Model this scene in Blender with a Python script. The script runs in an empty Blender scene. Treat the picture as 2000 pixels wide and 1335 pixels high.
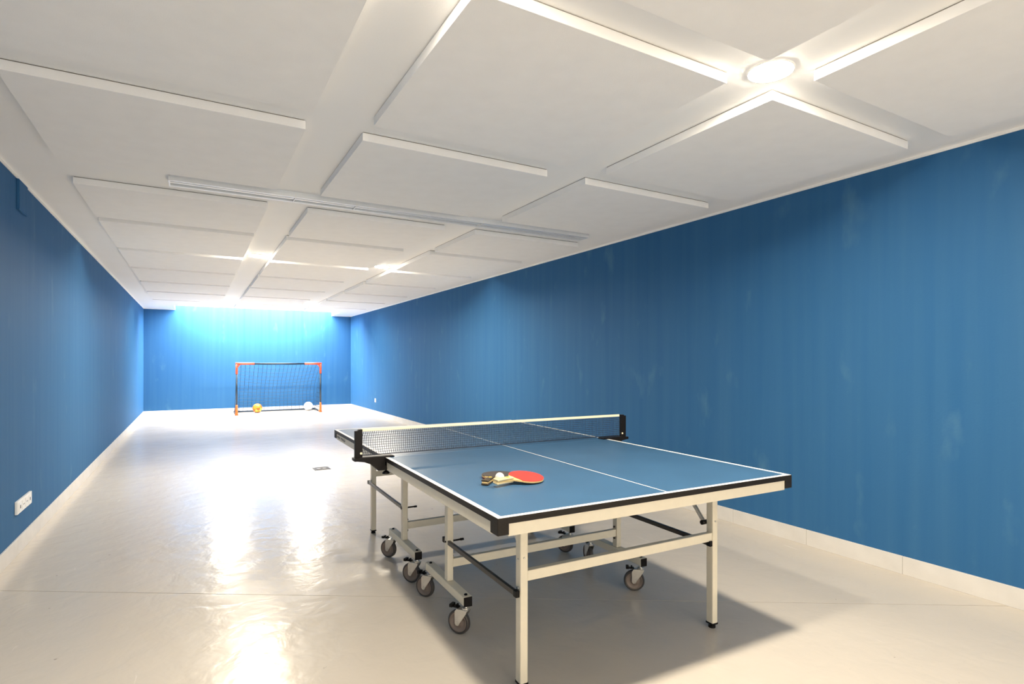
import bpy, bmesh, math, random
from mathutils import Vector, Matrix
random.seed(7)
S = bpy.context.scene
COL = S.collection
PI = math.pi

# ---------------------------------------------------------------- camera, world, exposure, main light
cam_d = bpy.data.cameras.new('camera'); cam = bpy.data.objects.new('camera', cam_d); COL.objects.link(cam)
cam_d.sensor_width = 36.0; cam_d.lens = 36.0 * 1091.48 / 2000.0
cam_d.shift_y = 0.01866; cam_d.clip_start = 0.05; cam_d.clip_end = 100
cam.matrix_world = (Matrix.Translation((0, 0, 1.2841)) @ Matrix.Rotation(math.radians(-29.632), 4, 'Z')
                    @ Matrix.Rotation(math.radians(90), 4, 'X') @ Matrix.Rotation(0.0013, 4, 'Z'))
S.camera = cam
S.view_settings.view_transform = 'Standard'
S.view_settings.look = 'None'
S.view_settings.exposure = 0.92
S.view_settings.gamma = 1.0
S.view_settings.use_curve_mapping = False
S.cycles.use_denoising = True
S.cycles.max_bounces = 14
S.cycles.diffuse_bounces = 10
S.cycles.glossy_bounces = 6
S.cycles.sample_clamp_indirect = 6.0

W = bpy.data.worlds.new('sky'); S.world = W; W.use_nodes = True
bg = W.node_tree.nodes['Background']; bg.inputs[0].default_value = (0.75, 0.87, 1.0, 1); bg.inputs[1].default_value = 1.0

DAY_POWER = 285.0        # daylight coming down the roof light at the far end
LAMP = 440.0             # radiance of the near ceiling downlights
LAMP_FAR = 640.0         # the brighter lamps further down the room
BACK_FILL = 30.0        # added unseen fill light behind the camera, tilted up to the ceiling

def area(name, loc, rot, sx, sy, power, color):
    l = bpy.data.lights.new(name, 'AREA'); l.shape = 'RECTANGLE'; l.size = sx; l.size_y = sy
    l.energy = power; l.color = color
    o = bpy.data.objects.new(name, l); COL.objects.link(o); o.location = loc; o.rotation_euler = rot
    return o

XL, XR, D, YB, ZC = -1.022, 3.7345, 15.51, -5.2, 2.506
SX0, SX1, SY0, SZ = -0.39, 3.22, 14.45, 3.16      # roof-light shaft
area('roof_light_daylight', ((SX0 + SX1) / 2, (SY0 + D) / 2, SZ - 0.06), (0, 0, 0), SX1 - SX0 - 0.1, D - SY0 - 0.1,
     DAY_POWER, (1.0, 0.965, 0.93))
area('added_back_fill', (1.35, YB + 0.12, 1.05), (math.radians(118), 0, 0), 2.6, 1.9, BACK_FILL, (1.0, 0.93, 0.82))  # invented fill lamp that lifts ceiling and ambient light

# ---------------------------------------------------------------- materials
def lin(c):
    return tuple(((x / 255) / 12.92 if x / 255 <= 0.04045 else ((x / 255 + 0.055) / 1.055) ** 2.4) for x in c)

def mat(name, rgb, rough=0.5, metal=0.0, noise=0.0, nscale=20.0, bump=0.0, bscale=80.0, spec=0.5, srgb=False, coat=0.0, stretch=None):
    m = bpy.data.materials.new(name); m.use_nodes = True
    nt = m.node_tree; b = nt.nodes['Principled BSDF']
    c = lin(rgb) if srgb else rgb
    b.inputs['Base Color'].default_value = (*c, 1)
    b.inputs['Roughness'].default_value = rough
    b.inputs['Metallic'].default_value = metal
    b.inputs['Specular IOR Level'].default_value = spec
    b.inputs['Coat Weight'].default_value = coat
    tc = nt.nodes.new('ShaderNodeTexCoord')
    src = tc.outputs['Object']
    if stretch:
        mp = nt.nodes.new('ShaderNodeMapping'); mp.inputs['Scale'].default_value = stretch
        nt.links.new(src, mp.inputs['Vector']); src = mp.outputs['Vector']
    if noise:
        n = nt.nodes.new('ShaderNodeTexNoise'); n.inputs['Scale'].default_value = nscale; n.inputs['Detail'].default_value = 5
        r = nt.nodes.new('ShaderNodeMapRange'); r.inputs['From Min'].default_value = 0.3; r.inputs['From Max'].default_value = 0.7
        r.inputs['To Min'].default_value = 1 - noise; r.inputs['To Max'].default_value = 1 + noise
        mx = nt.nodes.new('ShaderNodeVectorMath'); mx.operation = 'SCALE'; mx.inputs[0].default_value = c
        nt.links.new(src, n.inputs['Vector']); nt.links.new(n.outputs['Fac'], r.inputs['Value'])
        nt.links.new(r.outputs['Result'], mx.inputs['Scale']); nt.links.new(mx.outputs['Vector'], b.inputs['Base Color'])
    if bump:
        n2 = nt.nodes.new('ShaderNodeTexNoise'); n2.inputs['Scale'].default_value = bscale; n2.inputs['Detail'].default_value = 4
        bp = nt.nodes.new('ShaderNodeBump'); bp.inputs['Strength'].default_value = bump; bp.inputs['Distance'].default_value = 0.01
        nt.links.new(src, n2.inputs['Vector']); nt.links.new(n2.outputs['Fac'], bp.inputs['Height'])
        nt.links.new(bp.outputs['Normal'], b.inputs['Normal'])
    return m

def wall_mat():
    """painted plaster: faint vertical roller streaks, pale scuffs and small chips"""
    m = mat('blue_wall_paint', (0.025, 0.10, 0.21), 0.65, spec=0.15)
    nt = m.node_tree; b = nt.nodes['Principled BSDF']
    tc = nt.nodes.new('ShaderNodeTexCoord')
    def noise(scale, stretch, detail=4):
        mp = nt.nodes.new('ShaderNodeMapping'); mp.inputs['Scale'].default_value = stretch
        n = nt.nodes.new('ShaderNodeTexNoise'); n.inputs['Scale'].default_value = scale; n.inputs['Detail'].default_value = detail
        nt.links.new(tc.outputs['Object'], mp.inputs['Vector']); nt.links.new(mp.outputs['Vector'], n.inputs['Vector'])
        return n
    def rng(n, a, c, lo, hi):
        r = nt.nodes.new('ShaderNodeMapRange'); r.inputs['From Min'].default_value = a; r.inputs['From Max'].default_value = c
        r.inputs['To Min'].default_value = lo; r.inputs['To Max'].default_value = hi
        nt.links.new(n.outputs['Fac'], r.inputs['Value']); return r
    streak = rng(noise(2.2, (6.0, 6.0, 0.20), 6), 0.3, 0.7, 0.0, 1.0)
    scuff = rng(noise(5.0, (1.0, 1.0, 0.45), 7), 0.63, 0.76, 0.0, 1.0)
    mix = nt.nodes.new('ShaderNodeMix'); mix.data_type = 'RGBA'
    mix.inputs['A'].default_value = (0.026, 0.118, 0.277, 1); mix.inputs['B'].default_value = (0.037, 0.135, 0.291, 1)
    nt.links.new(streak.outputs['Result'], mix.inputs['Factor'])
    mix2 = nt.nodes.new('ShaderNodeMix'); mix2.data_type = 'RGBA'
    mix2.inputs['B'].default_value = (0.12, 0.26, 0.38, 1)
    mul = nt.nodes.new('ShaderNodeMath'); mul.operation = 'MULTIPLY'; mul.inputs[1].default_value = 0.30
    nt.links.new(scuff.outputs['Result'], mul.inputs[0]); nt.links.new(mul.outputs[0], mix2.inputs['Factor'])
    nt.links.new(mix.outputs['Result'], mix2.inputs['A'])
    nt.links.new(mix2.outputs['Result'], b.inputs['Base Color'])
    bp = nt.nodes.new('ShaderNodeBump'); bp.inputs['Strength'].default_value = 0.12; bp.inputs['Distance'].default_value = 0.004
    nt.links.new(noise(90, (1, 1, 1)).outputs['Fac'], bp.inputs['Height']); nt.links.new(bp.outputs['Normal'], b.inputs['Normal'])
    return m

def floor_mat():
    """trowelled, sealed screed: warm grey, wavy satin gloss, faint dark scratches"""
    m = mat('sealed_screed', (0.54, 0.49, 0.43), 0.3, spec=0.42)
    nt = m.node_tree; b = nt.nodes['Principled BSDF']
    tc = nt.nodes.new('ShaderNodeTexCoord')
    def noise(scale, stretch, detail=4, dist=0.0):
        mp = nt.nodes.new('ShaderNodeMapping'); mp.inputs['Scale'].default_value = stretch
        n = nt.nodes.new('ShaderNodeTexNoise'); n.inputs['Scale'].default_value = scale; n.inputs['Detail'].default_value = detail
        n.inputs['Distortion'].default_value = dist
        nt.links.new(tc.outputs['Object'], mp.inputs['Vector']); nt.links.new(mp.outputs['Vector'], n.inputs['Vector'])
        return n
    def rng(o, a, c, lo, hi):
        r = nt.nodes.new('ShaderNodeMapRange'); r.inputs['From Min'].default_value = a; r.inputs['From Max'].default_value = c
        r.inputs['To Min'].default_value = lo; r.inputs['To Max'].default_value = hi
        nt.links.new(o, r.inputs['Value']); return r
    blot = rng(noise(0.9, (1, 1, 1), 5).outputs['Fac'], 0.3, 0.7, 0.0, 1.0)
    mix = nt.nodes.new('ShaderNodeMix'); mix.data_type = 'RGBA'
    mix.inputs['A'].default_value = (0.53, 0.485, 0.425, 1); mix.inputs['B'].default_value = (0.555, 0.508, 0.447, 1)
    nt.links.new(blot.outputs['Result'], mix.inputs['Factor'])
    speck = rng(noise(22, (1, 1, 1), 3).outputs['Fac'], 0.735, 0.77, 0.0, 0.55)
    mk = nt.nodes.new('ShaderNodeMix'); mk.data_type = 'RGBA'; mk.inputs['B'].default_value = (0.16, 0.13, 0.10, 1)
    nt.links.new(speck.outputs['Result'], mk.inputs['Factor']); nt.links.new(mix.outputs['Result'], mk.inputs['A'])
    pale = rng(noise(7, (3.0, 0.45, 1), 3).outputs['Fac'], 0.715, 0.76, 0.0, 0.30)
    mp_ = nt.nodes.new('ShaderNodeMix'); mp_.data_type = 'RGBA'; mp_.inputs['B'].default_value = (0.78, 0.75, 0.70, 1)
    nt.links.new(pale.outputs['Result'], mp_.inputs['Factor']); nt.links.new(mk.outputs['Result'], mp_.inputs['A'])
    nt.links.new(mp_.outputs['Result'], b.inputs['Base Color'])
    ro = rng(noise(1.7, (1, 1, 1), 4).outputs['Fac'], 0.3, 0.7, 0.20, 0.26)
    nt.links.new(ro.outputs['Result'], b.inputs['Roughness'])
    b1 = nt.nodes.new('ShaderNodeBump'); b1.inputs['Strength'].default_value = 0.22; b1.inputs['Distance'].default_value = 0.02
    nt.links.new(noise(7.0, (1.0, 1.0, 1), 3, 0.4).outputs['Fac'], b1.inputs['Height'])
    b2 = nt.nodes.new('ShaderNodeBump'); b2.inputs['Strength'].default_value = 0.08; b2.inputs['Distance'].default_value = 0.004
    nt.links.new(noise(24, (1, 1, 1), 3).outputs['Fac'], b2.inputs['Height'])
    nt.links.new(b1.outputs['Normal'], b2.inputs['Normal']); nt.links.new(b2.outputs['Normal'], b.inputs['Normal'])
    return m

def emit(name, rgb, strength):
    m = bpy.data.materials.new(name); m.use_nodes = True
    b = m.node_tree.nodes['Principled BSDF']
    b.inputs['Base Color'].default_value = (0.9, 0.9, 0.9, 1)
    b.inputs['Emission Color'].default_value = (*rgb, 1); b.inputs['Emission Strength'].default_value = strength
    return m

def glass(name):
    m = mat(name, (0.95, 0.98, 1.0), 0.05)
    m.node_tree.nodes['Principled BSDF'].inputs['Transmission Weight'].default_value = 1.0
    return m

M = dict(
    wall=wall_mat(), floor=floor_mat(),
    white=mat('ceiling_white', (0.93, 0.928, 0.92), 0.75, noise=0.01, nscale=3, bump=0.05, bscale=120, spec=0.3),
    panel=mat('acoustic_panel_white', (0.94, 0.93, 0.915), 0.85, noise=0.015, nscale=9, bump=0.12, bscale=260, spec=0.2),
    gap_shade=mat('painted_gap_shade', (0.20, 0.17, 0.14), 0.8, noise=0.05),  # dark colour stands in for shade between panel and ceiling
    trimwhite=mat('white_edge_paint', (0.88, 0.88, 0.87), 0.6, noise=0.01),
    skirting=mat('skirting_stone', (0.66, 0.64, 0.61), 0.45, noise=0.05, nscale=7, bump=0.05),
    grout=mat('skirting_grout', (0.42, 0.40, 0.37), 0.9, noise=0.05),
    joint=mat('floor_joint_sealant', (0.30, 0.27, 0.235), 0.7, noise=0.05),
    plastic=mat('white_plastic', (0.85, 0.84, 0.82), 0.35, noise=0.01),
    slot=mat('dark_slot', (0.05, 0.05, 0.055), 0.5, noise=0.05),
    alu=mat('white_aluminium', (0.83, 0.85, 0.87), 0.32, metal=0.25, noise=0.02),
    alugrey=mat('grey_aluminium_groove', (0.52, 0.55, 0.58), 0.4, metal=0.4, noise=0.03),
    lamp=emit('lamp_diffuser', (1.0, 0.88, 0.70), LAMP), lampfar=emit('bright_lamp_diffuser', (1.0, 0.88, 0.70), LAMP_FAR),
    glass=glass('clear_glass'),
    top=mat('table_blue', (0.040, 0.105, 0.20), 0.34, noise=0.06, nscale=5, bump=0.04, bscale=300, spec=0.5),
    underside=mat('table_underside', (0.12, 0.10, 0.08), 0.8, noise=0.1),
    line=mat('table_line_white', (0.84, 0.84, 0.82), 0.45, noise=0.02),
    edge=mat('table_edge_black', (0.016, 0.013, 0.011), 0.45, noise=0.05, spec=0.2),
    cream=mat('cream_powder_coat', (0.74, 0.68, 0.55), 0.38, noise=0.02, nscale=30),
    black=mat('black_plastic', (0.008, 0.007, 0.007), 0.45, noise=0.05, spec=0.15),
    bronze=mat('dark_brace_metal', (0.055, 0.050, 0.046), 0.3, metal=0.6, noise=0.05),
    steel=mat('zinc_steel', (0.62, 0.60, 0.56), 0.32, metal=0.85, noise=0.06, nscale=40),
    tyre=mat('grey_rubber_tyre', (0.055, 0.048, 0.045), 0.6, noise=0.06),
    hub=mat('brown_wheel_hub', (0.20, 0.155, 0.13), 0.45, noise=0.05, nscale=30),
    strand=mat('net_strand_navy', (0.012, 0.016, 0.030), 0.7, noise=0.05),
    tape=mat('net_tape_cream', (0.80, 0.72, 0.52), 0.6, noise=0.03),
    red=mat('red_rubber', (0.72, 0.035, 0.028), 0.55, noise=0.04, nscale=60, bump=0.05, bscale=500),
    blackrub=mat('black_rubber', (0.040, 0.034, 0.034), 0.6, noise=0.06, nscale=60, bump=0.05, bscale=500),
    ply=mat('blade_plywood', (0.66, 0.47, 0.20), 0.5, noise=0.12, nscale=14, stretch=(1, 12, 12)),
    handle=mat('pale_handle_wood', (0.52, 0.44, 0.27), 0.45, noise=0.12, nscale=14, stretch=(1, 14, 14)),
    handledark=mat('dark_handle_wood', (0.045, 0.032, 0.018), 0.45, noise=0.15, nscale=14, stretch=(1, 14, 14)),
    badge=mat('yellow_badge', (0.62, 0.47, 0.06), 0.4, noise=0.04),
    celluloid=mat('ball_white', (0.88, 0.84, 0.70), 0.4, noise=0.01),
    orange=mat('orange_plastic', (0.85, 0.085, 0.03), 0.4, noise=0.04),
    foot=mat('orange_foot_plastic', (0.85, 0.16, 0.025), 0.4, noise=0.04),
    tube=mat('dark_goal_tube', (0.018, 0.032, 0.05), 0.35, noise=0.05),
    goalnet=mat('goal_net_cord', (0.015, 0.045, 0.09), 0.8, noise=0.05),
    ballo=mat('ball_orange', (0.82, 0.27, 0.02), 0.4, noise=0.04),
    ballr=mat('ball_deep_orange', (0.62, 0.12, 0.012), 0.4, noise=0.04),
    bally=mat('ball_yellow', (0.86, 0.62, 0.10), 0.4, noise=0.04),
    ballw=mat('ball_leather_white', (0.86, 0.86, 0.85), 0.4, noise=0.02),
    ballg=mat('ball_pale_grey', (0.70, 0.72, 0.74), 0.4, noise=0.02),
    print=mat('dark_print', (0.05, 0.055, 0.075), 0.6, noise=0.03),
    boxmetal=mat('floor_box_metal', (0.045, 0.044, 0.040), 0.45, metal=0.3, noise=0.06),
    boxgrey=mat('floor_box_insert', (0.26, 0.25, 0.23), 0.45, noise=0.06),
)

# ---------------------------------------------------------------- mesh helpers
def bx(bm, x0, x1, y0, y1, z0, z1, mi=0):
    vs = [bm.verts.new(v) for v in ((x0, y0, z0), (x1, y0, z0), (x1, y1, z0), (x0, y1, z0),
                                    (x0, y0, z1), (x1, y0, z1), (x1, y1, z1), (x0, y1, z1))]
    for f in ((0, 3, 2, 1), (4, 5, 6, 7), (0, 1, 5, 4), (1, 2, 6, 5), (2, 3, 7, 6), (3, 0, 4, 7)):
        bm.faces.new([vs[i] for i in f]).material_index = mi
    return vs

def bar(bm, a, b, w, h=None, up=(0, 0, 1), mi=0):
    """square bar from a to b: w across, h along up"""
    a, b = Vector(a), Vector(b); h = w if h is None else h
    d = (b - a).normalized(); u = Vector(up)
    if abs(d.dot(u)) > 0.95: u = Vector((0, 1, 0))
    s = d.cross(u).normalized(); u = s.cross(d).normalized()
    vs = []
    for p in (a, b):
        for i, j in ((-1, -1), (1, -1), (1, 1), (-1, 1)):
            vs.append(bm.verts.new(p + s * (i * w / 2) + u * (j * h / 2)))
    for f in ((0, 1, 2, 3), (7, 6, 5, 4), (0, 4, 5, 1), (1, 5, 6, 2), (2, 6, 7, 3), (3, 7, 4, 0)):
        bm.faces.new([vs[i] for i in f]).material_index = mi

def tube(bm, pts, r, n=12, cap=True, mi=0):
    pts = [Vector(p) for p in pts]; rs = r if isinstance(r, (list, tuple)) else [r] * len(pts)
    rings = []; prev = None
    for i, p in enumerate(pts):
        d = (pts[min(i + 1, len(pts) - 1)] - pts[max(i - 1, 0)]).normalized()
        if prev is None:
            u = Vector((0, 0, 1)) if abs(d.z) < 0.9 else Vector((1, 0, 0))
            s = d.cross(u).normalized()
        else:
            s = (prev - d * prev.dot(d)).normalized()
        prev = s; t = d.cross(s)
        rings.append([bm.verts.new(p + (s * math.cos(2 * PI * k / n) + t * math.sin(2 * PI * k / n)) * rs[i]) for k in range(n)])
    for a, b in zip(rings, rings[1:]):
        for k in range(n):
            f = bm.faces.new((a[k], a[(k + 1) % n], b[(k + 1) % n], b[k])); f.material_index = mi; f.smooth = n > 6
    if cap:
        for ring, rev in ((rings[0], True), (rings[-1], False)):
            f = bm.faces.new(ring[::-1] if rev else ring); f.material_index = mi

def prism(bm, outline, z0, z1, mi=0, mi_side=None):
    """extrude a 2-D outline (x, y) from z0 to z1"""
    lo = [bm.verts.new((x, y, z0)) for x, y in outline]; hi = [bm.verts.new((x, y, z1)) for x, y in outline]
    n = len(outline)
    bm.faces.new(lo[::-1]).material_index = mi; bm.faces.new(hi).material_index = mi
    for i in range(n):
        bm.faces.new((lo[i], lo[(i + 1) % n], hi[(i + 1) % n], hi[i])).material_index = mi if mi_side is None else mi_side

def obj(name, bm, m, parent=None, bevel=0.0, seg=2):
    bmesh.ops.recalc_face_normals(bm, faces=bm.faces)
    me = bpy.data.meshes.new(name); bm.to_mesh(me); bm.free()
    for k in (m if isinstance(m, (list, tuple)) else [m]): me.materials.append(M[k])
    o = bpy.data.objects.new(name, me); COL.objects.link(o)
    if parent: o.parent = parent
    if bevel:
        b = o.modifiers.new('bevel', 'BEVEL'); b.width = bevel; b.segments = seg; b.limit_method = 'ANGLE'; b.angle_limit = math.radians(40)
    return o

def box(name, m, x0, x1, y0, y1, z0, z1, parent=None, bevel=0.0):
    bm = bmesh.new(); bx(bm, x0, x1, y0, y1, z0, z1); return obj(name, bm, m, parent, bevel)

def tag(o, label, cat, group=None):
    o['label'] = label; o['category'] = cat
    if group: o['group'] = group
    return o

def thing(name, label, cat, loc=(0, 0, 0), rz=0.0, group=None):
    o = bpy.data.objects.new(name, None); COL.objects.link(o); o.empty_display_size = 0.1
    o.location = loc; o.rotation_euler = (0, 0, rz)
    return tag(o, label, cat, group)

def struct(o, label=None):
    o['kind'] = 'structure'
    if label: o['label'] = label
    return o

def copy_tree(o, parent=None):
    c = o.copy(); COL.objects.link(c)
    if parent: c.parent = parent
    for ch in list(o.children): copy_tree(ch, c)
    return c

# ---------------------------------------------------------------- room shell
T = 0.2
def floor():
    """two slabs meeting at a narrow diagonal saw cut filled with sealant"""
    P, Q = Vector((XL - T, 4.296, 0)), Vector((XR + T, 1.135, 0))
    d = (Q - P).normalized(); nrm = Vector((-d.y, d.x, 0)); g = 0.0022
    bm = bmesh.new()
    prism(bm, [(XL - T, YB - T), (XR + T, YB - T), tuple((Q - nrm * g).xy), tuple((P - nrm * g).xy)], -0.1, 0)
    prism(bm, [tuple((P + nrm * g).xy), tuple((Q + nrm * g).xy), (XR + T, D + T), (XL - T, D + T)], -0.1, 0)
    f = struct(obj('floor', bm, 'floor'), 'pale warm grey sealed screed floor with satin sheen')
    bm = bmesh.new()
    prism(bm, [tuple((P - nrm * g).xy), tuple((Q - nrm * g).xy), tuple((Q + nrm * g).xy), tuple((P + nrm * g).xy)], -0.09, -0.0015)
    obj('expansion_joint', bm, 'joint', f)
floor()

struct(box('wall_left', 'wall', XL - T, XL, -0.4, D + T, 0, SZ), 'long blue painted wall on the left with a low socket plate')
struct(box('wall_right', 'wall', XR, XR + T, -0.4, D + T, 0, SZ), 'long blue painted wall on the right beside the table')
struct(box('wall_far', 'wall', XL, XR, D, D + T, 0, SZ + 0.1), 'blue end wall behind the football goal, lit from above')
bm = bmesh.new()                                                    # unseen walls behind the camera, white to bounce light, opening for the added door
bx(bm, XL, 0.0, YB - T, YB, 0, SZ); bx(bm, 2.7, XR, YB - T, YB, 0, SZ); bx(bm, 0.0, 2.7, YB - T, YB, 2.2, SZ)
bx(bm, XL - T, XL, YB - T, -0.4, 0, SZ); bx(bm, XR, XR + T, YB - T, -0.4, 0, SZ)
struct(obj('wall_near', bm, 'white'), 'unseen wall behind the viewpoint, white to bounce light, with an added glazed door')
d1 = bpy.data.objects.new('added_door_1', None); COL.objects.link(d1); d1.location = (1.35, YB - 0.1, 0); struct(d1, 'unseen double glazed door added behind the viewpoint for the fill light')  # made-up door, put where the added fill lamp stands
for s in (-1, 1):
    bm = bmesh.new(); x0, x1 = (-1.35, 0.0) if s < 0 else (0.0, 1.35)
    bx(bm, x0, x0 + 0.08, -0.03, 0.03, 0, 2.2); bx(bm, x1 - 0.08, x1, -0.03, 0.03, 0, 2.2)
    bx(bm, x0 + 0.08, x1 - 0.08, -0.03, 0.03, 0, 0.1); bx(bm, x0 + 0.08, x1 - 0.08, -0.03, 0.03, 2.12, 2.2)
    fr = obj('added_door_frame', bm, 'alu', d1)
    box('pane', 'glass', x0 + 0.08, x1 - 0.08, -0.008, 0.008, 0.1, 2.12, fr)

bm = bmesh.new()                                                    # ceiling slab with the roof-light shaft cut through it
bx(bm, XL, XR, YB, SY0, ZC, SZ)
bx(bm, XL, SX0, SY0, D, ZC, SZ); bx(bm, SX1, XR, SY0, D, ZC, SZ)
ceil = struct(obj('ceiling', bm, 'white'), 'white ceiling carrying rows of square acoustic panels')

w1 = bpy.data.objects.new('window_1', None); COL.objects.link(w1); w1.location = ((SX0 + SX1) / 2, (SY0 + D) / 2, SZ); struct(w1, 'roof light above the far wall')
hx, hy = (SX1 - SX0) / 2, (D - SY0) / 2
bm = bmesh.new()
bx(bm, -hx, hx, -hy, -hy + 0.05, 0, 0.06); bx(bm, -hx, hx, hy - 0.05, hy, 0, 0.06)
for x in (-hx, -hx / 3 - 0.025, hx / 3 - 0.025, hx - 0.05): bx(bm, x, x + 0.05, -hy + 0.05, hy - 0.05, 0, 0.06)
wf = obj('window_frame', bm, 'alu', w1)
for i in range(3):
    x0 = (-hx + 0.05, -hx / 3 + 0.025, hx / 3 + 0.025)[i]; x1 = (-hx / 3 - 0.025, hx / 3 - 0.025, hx - 0.05)[i]
    box('pane', 'glass', x0, x1, -hy + 0.05, hy - 0.05, 0.025, 0.035, wf)

# thin white cut-in line along the top of the blue paint
for nm, a in (('trim_1', (XL, XL + 0.006, YB, D)), ('trim_2', (XR - 0.006, XR, YB, D))):
    struct(box(nm, 'trimwhite', a[0], a[1], a[2], a[3], 2.489, ZC))
struct(box('trim_3', 'trimwhite', XL + 0.006, SX0, D - 0.006, D, 2.489, ZC))
struct(box('trim_4', 'trimwhite', SX1, XR - 0.006, D - 0.006, D, 2.489, ZC))

# acoustic panels: each hangs a few millimetres below the ceiling; a dark inset plate paints the shade in the gap
def panel_mesh(w, l):
    bm = bmesh.new(); bx(bm, 0, w, 0, l, 0, 0.043); return bm
ROWS = [(-5.1, -4.09), (-3.89, -2.715), (-2.515, -1.34), (-1.14, 0.035), (0.235, 1.41), (1.604, 2.77), (2.984, 4.14), (4.66, 5.655), (5.80, 7.06),
        (7.21, 8.43), (8.57, 9.82), (9.96, 11.20), (11.35, 12.67), (12.79, 13.95)]
COLS = [(-0.70, 0.49), (0.78, 1.955), (2.255, 3.43)]
for (y0, y1) in ROWS:
    for (x0, x1) in COLS:
        p = obj('acoustic_panel', panel_mesh(x1 - x0, y1 - y0), 'panel', ceil, bevel=0.0015)
        p.location = (x0, y0, 2.459)
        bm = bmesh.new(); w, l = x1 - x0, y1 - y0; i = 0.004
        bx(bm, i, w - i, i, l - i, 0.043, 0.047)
        obj('gap_shade', bm, 'gap_shade', p)

# skirting of stone tiles, each its own piece
def skirting(name, length, axis, org, first, step):
    root = bpy.data.objects.new(name, None); COL.objects.link(root); root.location = org; struct(root)
    if axis == 'x': root.rotation_euler = (0, 0, 0)
    t, h, g = 0.012, 0.108, 0.0025
    cuts = [0.0] + [c for c in [first + step * i for i in range(200)] if 0.02 < c < length - 0.02] + [length]
    meshes = {}
    for a, b in zip(cuts, cuts[1:]):
        k = round(b - a, 4)
        if k not in meshes:
            bm = bmesh.new(); bx(bm, g / 2, k - g / 2, 0, t, 0, h)
            bmesh.ops.recalc_face_normals(bm, faces=bm.faces); bmesh.ops.bevel(bm, geom=bm.edges[:], offset=0.0012, segments=1, affect='EDGES')
            me = bpy.data.meshes.new('skirting_tile'); bm.to_mesh(me); bm.free(); me.materials.append(M['skirting']); meshes[k] = me
        o = bpy.data.objects.new('skirting_tile', meshes[k]); COL.objects.link(o); o.parent = root; o.location = (a, 0, 0)
    bm = bmesh.new(); bx(bm, 0, length, 0, 0.009, 0, h - 0.003); obj('grout', bm, 'grout', root)
    return root
r = skirting('baseboard_right', D - YB, 'y', (XR, YB, 0), (1.769 - YB) % 0.611, 0.611); r.rotation_euler = (0, 0, PI / 2)
r = skirting('baseboard_left', D - YB, 'y', (XL, D, 0), 0.3, 0.611); r.rotation_euler = (0, 0, -PI / 2)
r = skirting('baseboard_far', XR - XL - 0.024, 'x', (XR - 0.012, D, 0), 0.42, 0.611); r.rotation_euler = (0, 0, PI)

# ---------------------------------------------------------------- ceiling downlights
def downlight():
    t = thing('downlight', 'x', 'light', group='ceiling downlights')
    bm = bmesh.new()                                                # ring bezel
    n = 40; prof = [(0.0945, 0.0), (0.0945, -0.004), (0.097, -0.0055), (0.101, -0.004), (0.102, 0.0)]
    rings = [[bm.verts.new((r * math.cos(2 * PI * k / n), r * math.sin(2 * PI * k / n), z)) for k in range(n)] for r, z in prof]
    for a, b in zip(rings, rings[1:]):
        for k in range(n): bm.faces.new((a[k], a[(k + 1) % n], b[(k + 1) % n], b[k])).smooth = True
    obj('bezel', bm, 'trimwhite', t)
    bm = bmesh.new()
    prof = [(0.0942, -0.002), (0.091, -0.007), (0.07, -0.0085), (0.03, -0.009)]
    rings = [[bm.verts.new((r * math.cos(2 * PI * k / n), r * math.sin(2 * PI * k / n), z)) for k in range(n)] for r, z in prof]
    for a, b in zip(rings, rings[1:]):
        for k in range(n): bm.faces.new((a[k], a[(k + 1) % n], b[(k + 1) % n], b[k])).smooth = True
    bm.faces.new(rings[-1])
    bmesh.ops.recalc_face_normals(bm, faces=bm.faces)
    if sum(f.normal.z for f in bm.faces) > 0: bmesh.ops.reverse_faces(bm, faces=bm.faces)
    me = bpy.data.meshes.new('diffuser'); bm.to_mesh(me); bm.free(); me.materials.append(M['lamp'])
    o = bpy.data.objects.new('diffuser', me); COL.objects.link(o); o.parent = t
    return t
lights = [(2.108, 1.507, 'large round downlight glowing over the near right end of the table'),
          (0.640, 1.507, 'round downlight above the near left corner of the table, just out of frame'),
          (0.640, 7.135, 'round downlight halfway down the room in the left ceiling gap'),
          (2.115, 7.135, 'round downlight halfway down the room in the right ceiling gap'),
          (0.640, 12.73, 'small far downlight in the left ceiling gap near the end wall'),
          (2.130, 12.73, 'small far downlight in the right ceiling gap near the end wall'),
          (0.640, -3.99, 'round downlight in the left ceiling gap behind the viewpoint'),
          (2.115, -3.99, 'round downlight in the right ceiling gap behind the viewpoint')]
proto = downlight()
for i, (x, y, lab) in enumerate(lights):
    o = proto if i == 0 else copy_tree(proto)
    o.location = (x, y, ZC); o['label'] = lab; o.scale = (0.92, 0.92, 1.0)
    if y > 3:
        for ch in o.children:
            if ch.name.startswith('diffuser'):
                ch.data = ch.data.copy(); ch.data.materials[0] = M['lampfar']

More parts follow.
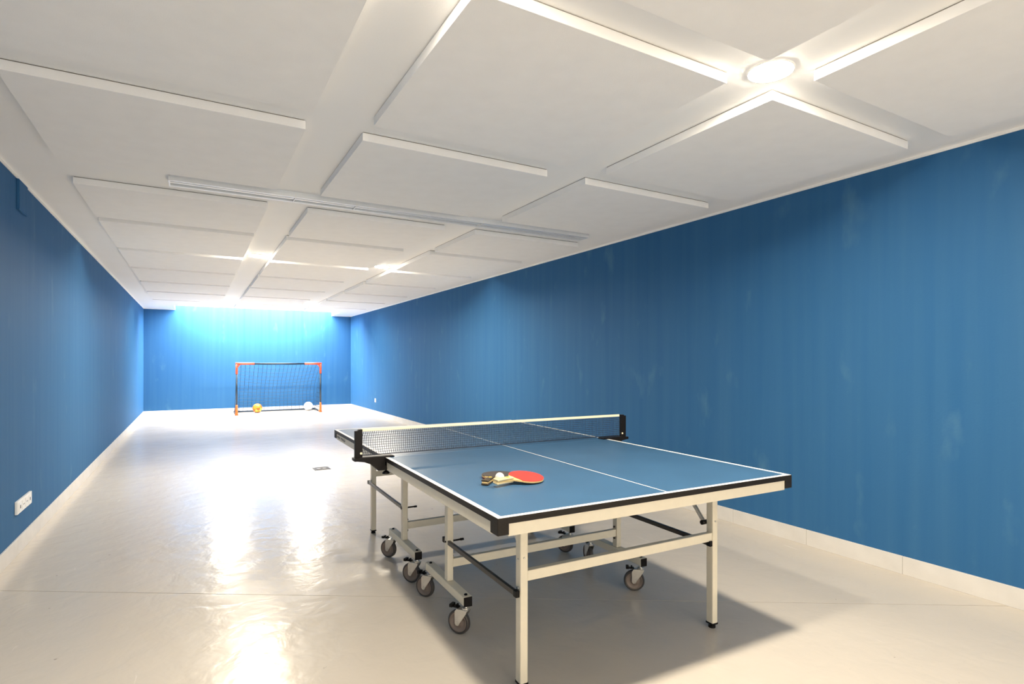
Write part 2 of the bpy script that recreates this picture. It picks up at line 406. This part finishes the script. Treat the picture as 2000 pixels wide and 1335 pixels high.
# ceiling track across the room between two panel rows
t = thing('ceiling_track', 'long white aluminium track running across the ceiling over the far half', 'track', (-0.145, 4.29, ZC))
L = 3.43
bm = bmesh.new(); bx(bm, 0, L, 0, 0.15, -0.012, 0); obj('base_plate', bm, 'alu', t, bevel=0.001)
for y0, y1 in ((0.0, 0.022), (0.128, 0.15)):
    bm = bmesh.new(); bx(bm, 0.002, L - 0.002, y0, y1, -0.040, -0.012); obj('side_rail', bm, 'alu', t, bevel=0.002)
bm = bmesh.new(); bx(bm, 0.002, L - 0.002, 0.062, 0.088, -0.034, -0.012); obj('centre_rail', bm, 'alu', t, bevel=0.002)
for y0, y1 in ((0.026, 0.058), (0.092, 0.124)):
    bm = bmesh.new(); bx(bm, 0.004, L - 0.004, y0, y1, -0.015, -0.012); obj('groove', bm, 'alugrey', t)
for x in (0.78, 1.22, 2.3):
    bm = bmesh.new(); bx(bm, x, x + 0.006, -0.001, 0.151, -0.0415, -0.012); obj('joint_plate', bm, 'plastic', t)
for x in (0.0, L):
    bm = bmesh.new(); bx(bm, x - 0.004, x + 0.004, 0, 0.15, -0.042, 0); obj('end_cap', bm, 'alu', t)

# ---------------------------------------------------------------- wall fittings
t = thing('wall_socket', 'white four-module socket plate low on the left wall', 'socket', (XL, 4.98, 0.312), PI / 2)
# local x runs along -y of the wall after the turn, local y points out of the wall (-y local = +x world)
bm = bmesh.new(); bx(bm, -0.185, 0.185, -0.016, 0, -0.043, 0.043); obj('cover_plate', bm, 'plastic', t, bevel=0.003)
for i, x in enumerate((-0.126, -0.042, 0.042, 0.126)):
    bm = bmesh.new(); bx(bm, x - 0.034, x + 0.034, -0.0185, -0.016, -0.030, 0.030); md = obj('socket_module', bm, 'plastic', t, bevel=0.001)
    if i in (1, 2):
        for dx in (-0.010, 0.010):
            bm = bmesh.new(); tube(bm, [(x + dx, -0.0192, 0.0), (x + dx, -0.0186, 0.0)], 0.0045, 10); obj('socket_hole', bm, 'slot', md)
    else:
        bm = bmesh.new(); bx(bm, x - 0.009, x + 0.009, -0.0192, -0.0186, -0.012, 0.010); obj('socket_hole', bm, 'slot', md)

t = thing('wall_outlet', 'small white single outlet low on the right wall near the far corner', 'outlet', (XR, 13.09, 0.352), -PI / 2)
bm = bmesh.new(); bx(bm, -0.045, 0.045, -0.012, 0, -0.045, 0.045); obj('cover_plate', bm, 'plastic', t, bevel=0.003)
bm = bmesh.new(); bx(bm, -0.027, 0.027, -0.015, -0.012, -0.027, 0.027); obj('socket_module', bm, 'plastic', t, bevel=0.001)

t = thing('access_cover', 'blue painted access cover high on the left wall under the ceiling', 'cover', (XL, 4.83, 2.285), PI / 2)
bm = bmesh.new(); bx(bm, 0.0, 0.22, -0.014, 0, 0, 0.2025); obj('cover_box', bm, 'wall', t, bevel=0.002)
bm = bmesh.new(); bx(bm, 0.006, 0.214, -0.0155, -0.014, 0.006, 0.1975); obj('cover_plate', bm, 'wall', t, bevel=0.001)

t = thing('floor_socket_box', 'black square socket box set in the floor left of the table', 'socket', (1.322, 6.916, 0))
bm = bmesh.new()
bx(bm, -0.09, 0.09, -0.085, -0.07, 0, 0.004); bx(bm, -0.09, 0.09, 0.07, 0.085, 0, 0.004)
bx(bm, -0.09, -0.07, -0.07, 0.07, 0, 0.004); bx(bm, 0.07, 0.09, -0.07, 0.07, 0, 0.004); bx(bm, -0.07, 0.07, -0.07, 0.07, 0, 0.0015)
obj('frame', bm, 'boxmetal', t)
for x in (-0.034, 0.034):
    bm = bmesh.new(); bx(bm, x - 0.028, x + 0.028, -0.055, 0.055, 0.0015, 0.0035); i_ = obj('insert', bm, 'boxmetal', t)
    bm = bmesh.new(); tube(bm, [(x, 0, 0.0035), (x, 0, 0.0045)], 0.022, 16); obj('socket_face', bm, 'boxgrey', i_)

# ---------------------------------------------------------------- table tennis table (local u across, v along)
TL, TW = 2.7345, 1.525
ROT = -0.0192; ORG = (0.8784, 1.6376, 0)
tb = thing('table_tennis_table', 'folding table tennis table with blue top, cream frame and castors', 'table', ORG, ROT)
for k, (v0, v1) in enumerate(((0.0, 1.3655), (1.369, TL))):
    a, b = (v0 + 0.003, v1) if k == 0 else (v0, v1 - 0.003)
    top = box('tabletop', 'top', 0.003, TW - 0.003, a, b, 0.739, 0.760, tb, 0.0006)
    bm = bmesh.new()
    bx(bm, 0, 0.003, v0, v1, 0.738, 0.7597); bx(bm, TW - 0.003, TW, v0, v1, 0.738, 0.7597)
    ye = (v0, v0 + 0.003) if k == 0 else (v1 - 0.003, v1)
    bx(bm, 0.003, TW - 0.003, ye[0], ye[1], 0.738, 0.7597)
    obj('edge_band', bm, 'edge', top)
    lw = 0.021
    bm = bmesh.new()
    z0, z1 = 0.760, 0.7604
    bx(bm, 0.001, lw, v0 + 0.001, v1, z0 - 0.0004, z1); bx(bm, TW - lw, TW - 0.001, v0 + 0.001, v1, z0 - 0.0004, z1)
    if k == 0: bx(bm, lw, TW - lw, v0 + 0.001, v0 + lw, z0 - 0.0004, z1)
    else: bx(bm, lw, TW - lw, v1 - lw, v1 - 0.001, z0 - 0.0004, z1)
    c0, c1 = (v0 + lw, v1) if k == 0 else (v0, v1 - lw)
    bx(bm, TW / 2 + 0.008, TW / 2 + 0.013, c0, c1, z0 - 0.0004, z1)
    obj('line_marking', bm, 'line', top)
    # cream apron beams and black corner caps
    e0, e1 = (0.055, 1.325) if k == 0 else (1.41, TL - 0.055)
    for x0, x1 in ((0.004, 0.034), (TW - 0.034, TW - 0.004)): ap = box('apron', 'cream', x0, x1, e0, e1, 0.694, 0.7385, tb, 0.002); APL = ap if x0 < 0.1 else APL
    ve = (0.004, 0.034) if k == 0 else (TL - 0.034, TL - 0.004)
    box('apron', 'cream', 0.042, TW - 0.042, ve[0], ve[1], 0.694, 0.7385, tb, 0.002)
    vi = (1.29, 1.32) if k == 0 else (1.415, 1.445)
    box('apron', 'cream', 0.034, TW - 0.034, vi[0], vi[1], 0.694, 0.7385, tb, 0.002)
    for x0, x1 in ((-0.0015, 0.042), (TW - 0.042, TW + 0.0015)):
        vc = (-0.0015, 0.055) if k == 0 else (TL - 0.055, TL + 0.0015)
        box('corner_cap', 'edge', x0, x1, vc[0], vc[1], 0.701, 0.7592, tb, 0.002)
    if k == 1:                                                      # two illegible printed words on the far apron
        v = TL - 0.085; rnd = random.Random(3)
        for word in (5, 7):
            bm = bmesh.new()
            for i in range(word):
                hgt = rnd.choice((0.014, 0.016, 0.022)); zc = 0.7165
                y1 = v - i * 0.021
                bar(bm, (0.0035, y1, zc - hgt / 2), (0.0035, y1 - 0.004, zc + hgt / 2), 0.0005, 0.006, up=(0, 1, 0))
                bar(bm, (0.0035, y1 - 0.003, zc + rnd.choice((-0.005, 0.0, 0.006))), (0.0035, y1 - 0.016, zc + rnd.choice((-0.004, 0.003))), 0.0005, 0.004)
            v -= word * 0.021 + 0.028
            obj('lettering', bm, 'print', APL)

LEGU = ((0.222, 0.256), (1.280, 1.314))
POSTU = ((0.200, 0.232), (1.268, 1.300))
for k in range(2):
    lv = (0.24, 0.28) if k == 0 else (2.49, 2.53)
    pv = (0.94, 0.98) if k == 0 else (1.665, 1.705)
    bv = (0.728, 1.245) if k == 0 else (1.425, 1.945)
    rv = (0.243, 0.272) if k == 0 else (2.497, 2.526)
    box('leg_rail', 'cream', LEGU[0][1], LEGU[1][0], rv[0], rv[1], 0.421, 0.462, tb, 0.003)
    box('carriage_rail', 'cream', POSTU[0][1], POSTU[1][0], pv[0] + 0.006, pv[1] - 0.006, 0.252, 0.294, tb, 0.003)
    for s in range(2):
        u0, u1 = LEGU[s]
        lg = box('leg', 'cream', u0, u1, lv[0], lv[1], 0.020, 0.738, tb, 0.004)
        bm = bmesh.new(); um, vm = (u0 + u1) / 2, (lv[0] + lv[1]) / 2
        tube(bm, [(um, vm, 0.0), (um, vm, 0.010), (um, vm, 0.0101), (um, vm, 0.022)], [0.017, 0.017, 0.011, 0.011], 16)
        bx(bm, u0 - 0.001, u1 + 0.001, lv[0] - 0.001, lv[1] + 0.001, 0.018, 0.026)
        obj('foot', bm, 'black', lg)
        bm = bmesh.new(); xo = u0 if s == 0 else u1; sg = -1 if s == 0 else 1
        bm.free()
        for z in (0.505, 0.395):
            bm = bmesh.new(); tube(bm, [(xo, vm, z), (xo + sg * 0.004, vm, z)], 0.006, 10); obj('bolt', bm, 'steel', lg)
        bf = lv[0] if k == 0 else lv[1]
        bm = bmesh.new(); tube(bm, [(um, bf, 0.515), (um, bf + (-0.003 if k == 0 else 0.003), 0.515)], 0.0045, 10); obj('bolt', bm, 'steel', lg)
        # folding stay from leg up to the apron
        sgn = 1 if k == 0 else -1
        bm = bmesh.new(); ui = u1 + 0.007 if s == 0 else u0 - 0.007
        va = lv[1] if k == 0 else lv[0]
        bar(bm, (ui, va + sgn * 0.004, 0.500), (ui, va + sgn * 0.175, 0.690), 0.012, 0.016, up=(0, 1, 0))
        st = obj('folding_stay', bm, 'steel', tb, 0.001)
        bm = bmesh.new(); tube(bm, [(ui - 0.016, va + sgn * 0.008, 0.503), (ui + 0.016, va + sgn * 0.008, 0.503)], 0.011, 14); obj('stay_knob', bm, 'black', st)
        p0, p1 = POSTU[s]
        po = box('post', 'cream', p0, p1, pv[0], pv[1], 0.188, 0.738, tb, 0.004)
        xo = p1 if s == 0 else p0; sg = 1 if s == 0 else -1
        for z in (0.240, 0.306):
            bm = bmesh.new(); tube(bm, [(xo, pv[0] + 0.02, z), (xo + sg * 0.007, pv[0] + 0.02, z)], 0.006, 10); obj('bolt', bm, 'bronze', po)
        b0, b1 = (0.194, 0.238) if s == 0 else (1.262, 1.306)
        bb = box('base_bar', 'cream', b0, b1, bv[0], bv[1], 0.147, 0.188, tb, 0.003)
        for ye in ((bv[0] - 0.004, bv[0] + 0.001), (bv[1] - 0.001, bv[1] + 0.004)):
            bm = bmesh.new(); bx(bm, b0 + 0.001, b1 - 0.001, ye[0], ye[1], 0.142, 0.187); obj('end_cap', bm, 'black', bb, 0.002)
        for ye in (bv[0] + 0.024, bv[1] - 0.024):
            bm = bmesh.new(); um = (b0 + b1) / 2
            tube(bm, [(um, ye, 0.188), (um, ye, 0.192), (um, ye, 0.195)], [0.008, 0.008, 0.004], 12); obj('cap_nut', bm, 'black', bb)
        # long dark folding brace between leg and post, with its pin
        ux = u0 - 0.014; zb_ = 0.380 if s == 0 else 0.412
        va, vb = (0.248, 1.00) if k == 0 else (1.70, 2.52)
        bm = bmesh.new(); bar(bm, (ux, va, zb_), (ux, vb, zb_), 0.014, 0.022)
        br = obj('folding_brace', bm, 'bronze', tb, 0.002)
        for vv in (va, vb):
            bm = bmesh.new(); bx(bm, ux - 0.0085, ux + 0.0085, vv - 0.012, vv + 0.012, zb_ - 0.013, zb_ + 0.013); obj('brace_end', bm, 'black', br, 0.002)
        bm = bmesh.new(); sg = 1
        vp = pv[0] + 0.022
        tube(bm, [(ux - sg * 0.012, vp, zb_), (ux + sg * 0.085, vp, zb_)], 0.0045, 10)
        tube(bm, [(ux + sg * 0.070, vp, zb_), (ux + sg * 0.088, vp, zb_)], 0.006, 10)
        obj('hinge_pin', bm, 'black', br)
        bm = bmesh.new(); tube(bm, [(ux - sg * 0.004, (lv[0] + lv[1]) / 2, zb_), (ux + sg * 0.02, (lv[0] + lv[1]) / 2, zb_)], 0.0045, 10); obj('hinge_pin', bm, 'black', br)

def caster(parent):
    e = bpy.data.objects.new('castor', None); COL.objects.link(e); e.parent = parent
    r, w, off = 0.057, 0.026, 0.036
    bm = bmesh.new(); n = 36                                        # tyre: lathe about local y
    def lathe(bm, prof):
        rings = [[bm.verts.new((off + rr * math.cos(2 * PI * k / n), y, r + rr * math.sin(2 * PI * k / n))) for k in range(n)] for rr, y in prof]
        for a, b in zip(rings, rings[1:] + rings[:1]):
            for k in range(n): bm.faces.new((a[k], a[(k + 1) % n], b[(k + 1) % n], b[k])).smooth = True
    lathe(bm, [(r, -w * 0.28), (r, w * 0.28), (r - 0.004, w / 2), (r - 0.011, w / 2), (r - 0.011, -w / 2), (r - 0.004, -w / 2)])
    obj('tyre', bm, 'tyre', e)
    bm = bmesh.new()
    lathe(bm, [(r - 0.0112, -w * 0.5), (r - 0.0112, w * 0.5), (r - 0.016, w * 0.5), (r - 0.019, w * 0.30), (0.018, w * 0.30), (0.016, w * 0.52), (0.004, w * 0.52),
               (0.004, -w * 0.52), (0.016, -w * 0.52), (0.018, -w * 0.30), (r - 0.019, -w * 0.30), (r - 0.016, -w * 0.5)])
    obj('wheel_hub', bm, 'hub', e)
    bm = bmesh.new()                                                # fork: two cheeks, crown, stem and axle
    for s in (-1, 1):
        y0 = s * 0.0165; y1 = s * 0.0195
        ol = [(-0.018, 0.122), (0.040, 0.122), (0.050, 0.108), (0.049, 0.052), (0.043, 0.043), (0.031, 0.043), (0.024, 0.055), (-0.012, 0.106)]
        lo = [bm.verts.new((x, y0, z)) for x, z in ol]; hi = [bm.verts.new((x, y1, z)) for x, z in ol]
        bm.faces.new(lo); bm.faces.new(hi[::-1])
        for i in range(len(ol)): bm.faces.new((lo[i], lo[(i + 1) % len(ol)], hi[(i + 1) % len(ol)], hi[i]))
    bx(bm, -0.018, 0.040, -0.0165, 0.0165, 0.118, 0.122)
    tube(bm, [(0, 0, 0.122), (0, 0, 0.130), (0, 0, 0.1301), (0, 0, 0.147)], [0.018, 0.018, 0.010, 0.010], 16)
    tube(bm, [(off, -0.023, r), (off, 0.023, r)], 0.007, 12)
    obj('fork', bm, 'steel', e, 0.0008)
    bm = bmesh.new()                                                # brake pedal
    bx(bm, 0.036, 0.070, -0.013, 0.013, 0.1225, 0.127); bx(bm, 0.066, 0.082, -0.016, 0.016, 0.121, 0.136); bx(bm, 0.046, 0.054, -0.014, 0.014, 0.127, 0.135)
    obj('brake_pedal', bm, 'black', e, 0.0015)
    return e
c0 = caster(tb)
spots = [(0.216, 0.752, 124), (0.216, 1.221, 122), (0.216, 1.449, 128), (0.216, 1.921, 126),
         (1.284, 0.752, 141), (1.284, 1.221, 76), (1.284, 1.449, 118), (1.284, 1.921, 100)]
for i, (u, v, deg) in enumerate(spots):
    c = c0 if i == 0 else copy_tree(c0, tb)
    c.location = (u, v, 0); c.rotation_euler = (0, 0, math.radians(deg) - ROT)

# ---------------------------------------------------------------- net set clamped across the table
nt_ = thing('table_tennis_net', 'dark table tennis net with cream top tape clamped across the table', 'net', ORG, ROT)
NV = 1.367; NU0, NU1 = -0.122, 1.632
bm = bmesh.new(); rnd = random.Random(5)
zb, zt = 0.778, 0.908
nst = 150; uu = [NU0 + (NU1 - NU0) * i / (nst - 1) for i in range(nst)]
rows_z = [zb + (zt - zb) * j / 10 for j in range(11)]
def lean(u, z):                                                     # slack strands lean a little at the left end
    return 0.014 * math.exp(-max(0, u - NU0) / 0.35) * math.sin(PI * (z - zb) / (zt - zb))
hw = 0.0011
for u in uu:
    pts = [(u - lean(u, z), NV, z) for z in rows_z[::2] + [zt]]
    pts = pts[:-1] if pts[-1] == pts[-2] else pts
    prev = None
    for p in pts:
        cur = [bm.verts.new((p[0] + a, p[1] + b, p[2])) for a, b in ((-hw, -hw), (hw, -hw), (0, hw))]
        if prev:
            for k in range(3): bm.faces.new((prev[k], prev[(k + 1) % 3], cur[(k + 1) % 3], cur[k]))
        prev = cur
for z in rows_z: bx(bm, NU0, NU1, NV - 0.0007, NV + 0.0007, z - 0.0008, z + 0.0008)
o = obj('net_mesh', bm, 'strand', nt_); o['kind'] = 'stuff'
bm = bmesh.new(); bx(bm, NU0 - 0.002, NU1 + 0.002, NV - 0.004, NV + 0.004, 0.905, 0.9205); obj('top_tape', bm, 'tape', nt_, 0.002)
bm = bmesh.new(); tube(bm, [(NU0, NV, 0.7765), (NU1, NV, 0.7765)], 0.0022, 8); obj('bottom_cord', bm, 'strand', nt_)
for s in (0, 1):
    def X(u): return u if s == 0 else TW - u
    bm = bmesh.new()
    ol = [(-0.160, 0.766), (-0.120, 0.766), (-0.120, 0.918), (-0.140, 0.917), (-0.146, 0.911), (-0.160, 0.910)]
    lo = [bm.verts.new((X(u), NV - 0.011, z)) for u, z in ol]; hi = [bm.verts.new((X(u), NV + 0.011, z)) for u, z in ol]
    bm.faces.new(lo); bm.faces.new(hi)
    for i in range(len(ol)): bm.faces.new((lo[i], lo[(i + 1) % len(ol)], hi[(i + 1) % len(ol)], hi[i]))
    po = obj('net_post', bm, 'black', nt_, 0.0015)
    bm = bmesh.new(); tube(bm, [(X(-0.128), NV - 0.013, 0.790), (X(-0.128), NV - 0.010, 0.790)], 0.006, 12); obj('cord_screw', bm, 'tape', po)
    bm = bmesh.new()                                                # curved bracket reaching under the table edge
    ol = [(-0.167, 0.766), (-0.167, 0.751), (-0.150, 0.750), (-0.115, 0.744), (-0.085, 0.732), (-0.062, 0.715), (-0.048, 0.700), (-0.040, 0.692), (0.016, 0.692),
          (0.016, 0.704), (0.006, 0.704), (0.003, 0.718), (-0.0035, 0.720), (-0.0035, 0.7615), (0.048, 0.7615), (0.052, 0.765), (0.044, 0.769), (-0.12, 0.769)]
    lo = [bm.verts.new((X(u), NV - 0.030, z)) for u, z in ol]; hi = [bm.verts.new((X(u), NV + 0.030, z)) for u, z in ol]
    bm.faces.new(lo); bm.faces.new(hi)
    for i in range(len(ol)): bm.faces.new((lo[i], lo[(i + 1) % len(ol)], hi[(i + 1) % len(ol)], hi[i]))
    obj('clamp', bm, 'black', nt_, 0.0012)
    bm = bmesh.new(); tube(bm, [(X(0.010), NV, 0.735), (X(0.010), NV, 0.684), (X(0.010), NV, 0.682), (X(0.010), NV, 0.672), (X(0.010), NV, 0.668)], [0.005, 0.005, 0.012, 0.021, 0.020], 16)
    obj('clamp_screw', bm, 'black', nt_)

# ---------------------------------------------------------------- bats and ball on the near left of the table
def tw(u, v, z):
    c, s = math.cos(ROT), math.sin(ROT)
    return (ORG[0] + c * u - s * v, ORG[1] + s * u + c * v, z)

def bat(label, top_m, loc, ang, tilt, roll, hand):
    """origin at blade centre, handle towards local -x"""
    t = thing('table_tennis_bat', label, 'bat', loc, 0)
    t.rotation_euler = (roll, tilt, ang)
    a, b = 0.079, 0.0755
    arc = [(a * math.cos(q), b * math.sin(q)) for q in [math.radians(d) for d in range(-143, 144, 11)]]
    neck = [(-0.085, 0.020), (-0.096, 0.0135)]
    outline = arc + neck + [(-0.180, 0.0125), (-0.180, -0.0125)] + [(x, -y) for x, y in neck[::-1]]
    bm = bmesh.new(); prism(bm, outline, -0.003, 0.003); obj('blade', bm, 'ply', t)
    rub = [(x * 0.995, y * 0.995) for x, y in arc]
    for nm, z0, z1, m in (('rubber_sheet', 0.003, 0.0056, top_m), ('rubber_sheet', -0.0056, -0.003, 'blackrub' if top_m == 'red' else 'red')):
        bm = bmesh.new(); prism(bm, rub, z0, z1); obj(nm, bm, m, t)
    hout = [(-0.080, 0.007), (-0.088, 0.0125), (-0.110, 0.0128), (-0.150, 0.0140), (-0.178, 0.0165), (-0.181, 0.0155)]
    ho = hout + [(x, -y) for x, y in hout[::-1]]
    for s in (1, -1):
        bm = bmesh.new(); prism(bm, ho, 0.003 if s > 0 else -0.0112, 0.0112 if s > 0 else -0.003)
        h = obj('handle', bm, hand, t, 0.0035, 3)
        if s > 0:
            bm = bmesh.new(); prism(bm, [(-0.112 + 0.009 * math.cos(k * PI / 8), 0.0075 * math.sin(k * PI / 8)) for k in range(16)], 0.0110, 0.0118)
            obj('badge', bm, 'badge', h)
    return t
bat('table tennis bat with black rubber, dark handle pointing at the near corner', 'blackrub', tw(0.305, 0.590, 0.7694), math.radians(43), math.radians(1.25), 0, 'handledark')
bat('table tennis bat with red rubber lying across the black one', 'red', tw(0.372, 0.458, 0.7790), math.radians(14), math.radians(2.0), math.radians(7.5), 'handle')
bm = bmesh.new(); bmesh.ops.create_uvsphere(bm, u_segments=28, v_segments=16, radius=0.02)
for f in bm.faces: f.smooth = True
o = obj('table_tennis_ball', bm, 'celluloid'); o.location = tw(0.265, 0.501, 0.7806)
tag(o, 'white table tennis ball nestled between the handles of the two bats', 'ball')

# ---------------------------------------------------------------- football goal at the far end
GX0, GX1, GY, GZ, GB = 0.868, 2.765, 14.60, 1.215, 15.42
g = thing('football_goal', 'small football goal with orange corners and dark tubes by the end wall', 'goal', ((GX0 + GX1) / 2, GY, 0))
hw_ = (GX1 - GX0) / 2; dp = GB - GY; R = 0.021
def part(name, pts, r, m, n=14):
    bm = bmesh.new(); tube(bm, pts, r, n); return obj(name, bm, m, g)
for s in (-1, 1):
    x = s * hw_
    part('post', [(x, 0, 0.235), (x, 0, GZ - 0.24)], R * 0.92, 'tube')
    bm = bmesh.new()
    tube(bm, [(x, 0, GZ - 0.245), (x, 0, GZ)], R * 1.2, 14); tube(bm, [(x + s * R * 1.15, 0, GZ), (x - s * 0.38, 0, GZ)], R * 1.2, 14)
    tube(bm, [(x, 0, GZ - 0.10), (x - s * 0.075, 0, GZ - 0.01)], R * 0.7, 10)
    obj('corner_joint', bm, 'orange', g)
    bm = bmesh.new()
    tube(bm, [(x, 0, 0.245), (x, 0, 0.20), (x, 0, 0.06), (x, 0, 0.0)], [R * 1.05, R * 1.2, R * 1.3, R * 1.7], 14)
    tube(bm, [(x, 0.0, 0.035), (x, 0.16, 0.025)], R * 1.1, 12)
    obj('foot', bm, 'foot', g)
    part('ground_tube', [(x, 0.15, 0.022), (x, dp - 0.05, 0.022)], R * 0.9, 'tube')
    bm = bmesh.new(); tube(bm, [(x, dp - 0.12, 0.024), (x, dp, 0.024)], R * 1.1, 12); tube(bm, [(x, dp, 0.024), (x - s * 0.12, dp, 0.024)], R * 1.1, 12)
    obj('rear_corner', bm, 'tube', g)
part('crossbar', [(-hw_ + 0.36, 0, GZ), (hw_ - 0.36, 0, GZ)], R * 0.92, 'tube')
part('rear_tube', [(-hw_ + 0.1, dp, 0.022), (hw_ - 0.1, dp, 0.022)], R * 0.9, 'tube')
bm = bmesh.new(); rr = 0.0042
def np_(i, j, n, m):
    a, q = i / n, j / m
    sag = math.sin(PI * a) * math.sin(PI * q)
    swing = 0.10 * math.sin(PI * q) * (a ** 2)
    y = dp * (1 - (1 - q) ** 1.0) * 0.97 + 0.10 * sag
    z = (GZ - 0.03) * (1 - q) + 0.03 - 0.13 * math.sin(PI * a) * (1 - q) * (0.25 + 0.75 * min(1, q * 4)) * 0.8
    return Vector((-hw_ + 2 * hw_ * a - swing * 0.8, y, max(z, 0.03)))
n, m = 20, 14
for i in range(n + 1): tube(bm, [np_(i, j, n, m) for j in range(m + 1)], rr, 3, False)
for j in range(m + 1): tube(bm, [np_(i, j, n, m) for i in range(n + 1)], rr, 3, False)
for s in (-1, 1):                                                   # side nets, gathered behind each post
    for k in range(1, 8):
        q = k / 8; y = dp * 0.97 * q
        tube(bm, [(s * hw_, y, 0.03), (s * (hw_ - 0.03 * math.sin(PI * q)), y, (GZ - 0.03) * (1 - q))], rr, 3, False)
    for k in range(1, 10):
        q = k / 10
        tube(bm, [(s * hw_, 0.0, (GZ - 0.03) * (1 - q)), (s * hw_, dp * 0.97 * q, (GZ - 0.03) * (1 - q))], rr, 3, False)
o = obj('goal_net', bm, 'goalnet', g); o['kind'] = 'stuff'

def football(loc, label, mats, rot, r=0.112):
    bm = bmesh.new(); bmesh.ops.create_icosphere(bm, subdivisions=4, radius=r)
    ph = (1 + 5 ** 0.5) / 2
    ico = [Vector(v).normalized() for a in (-1, 1) for b in (-ph, ph) for v in ((0, a, b), (a, b, 0), (b, 0, a))]
    dod = [Vector(v).normalized() for v in ([(a, b, c) for a in (-1, 1) for b in (-1, 1) for c in (-1, 1)] +
           [v for a in (-1, 1) for b in (-1, 1) for v in ((0, a / ph, b * ph), (a / ph, b * ph, 0), (a * ph, 0, b / ph))])]
    for v in bm.verts:                                              # recessed seams between the patches
        d = v.co.normalized(); ds = sorted([x.dot(d) * 1.02 for x in ico] + [x.dot(d) for x in dod], reverse=True)
        if ds[0] - ds[1] < 0.012: v.co = d * (r - 0.0025)
    for f in bm.faces:
        d = f.calc_center_median().normalized()
        pi = max(range(12), key=lambda i: ico[i].dot(d)); di = max(range(20), key=lambda i: dod[i].dot(d))
        f.material_index = 1 if ico[pi].dot(d) * 1.02 > dod[di].dot(d) else (0 if di % 3 else 2)
        f.smooth = True
    o = obj('football', bm, mats); o.location = loc; o.rotation_euler = rot
    return tag(o, label, 'ball', 'footballs in the goal')
football((1.365, 15.17, 0.112), 'orange and yellow football on the left inside the goal', ['ballo', 'ballr', 'bally'], (0.4, 0.2, 0.9))
football((2.575, 15.20, 0.112), 'white football on the right inside the goal', ['ballw', 'ballg', 'ballw'], (0.9, 0.5, 0.3))
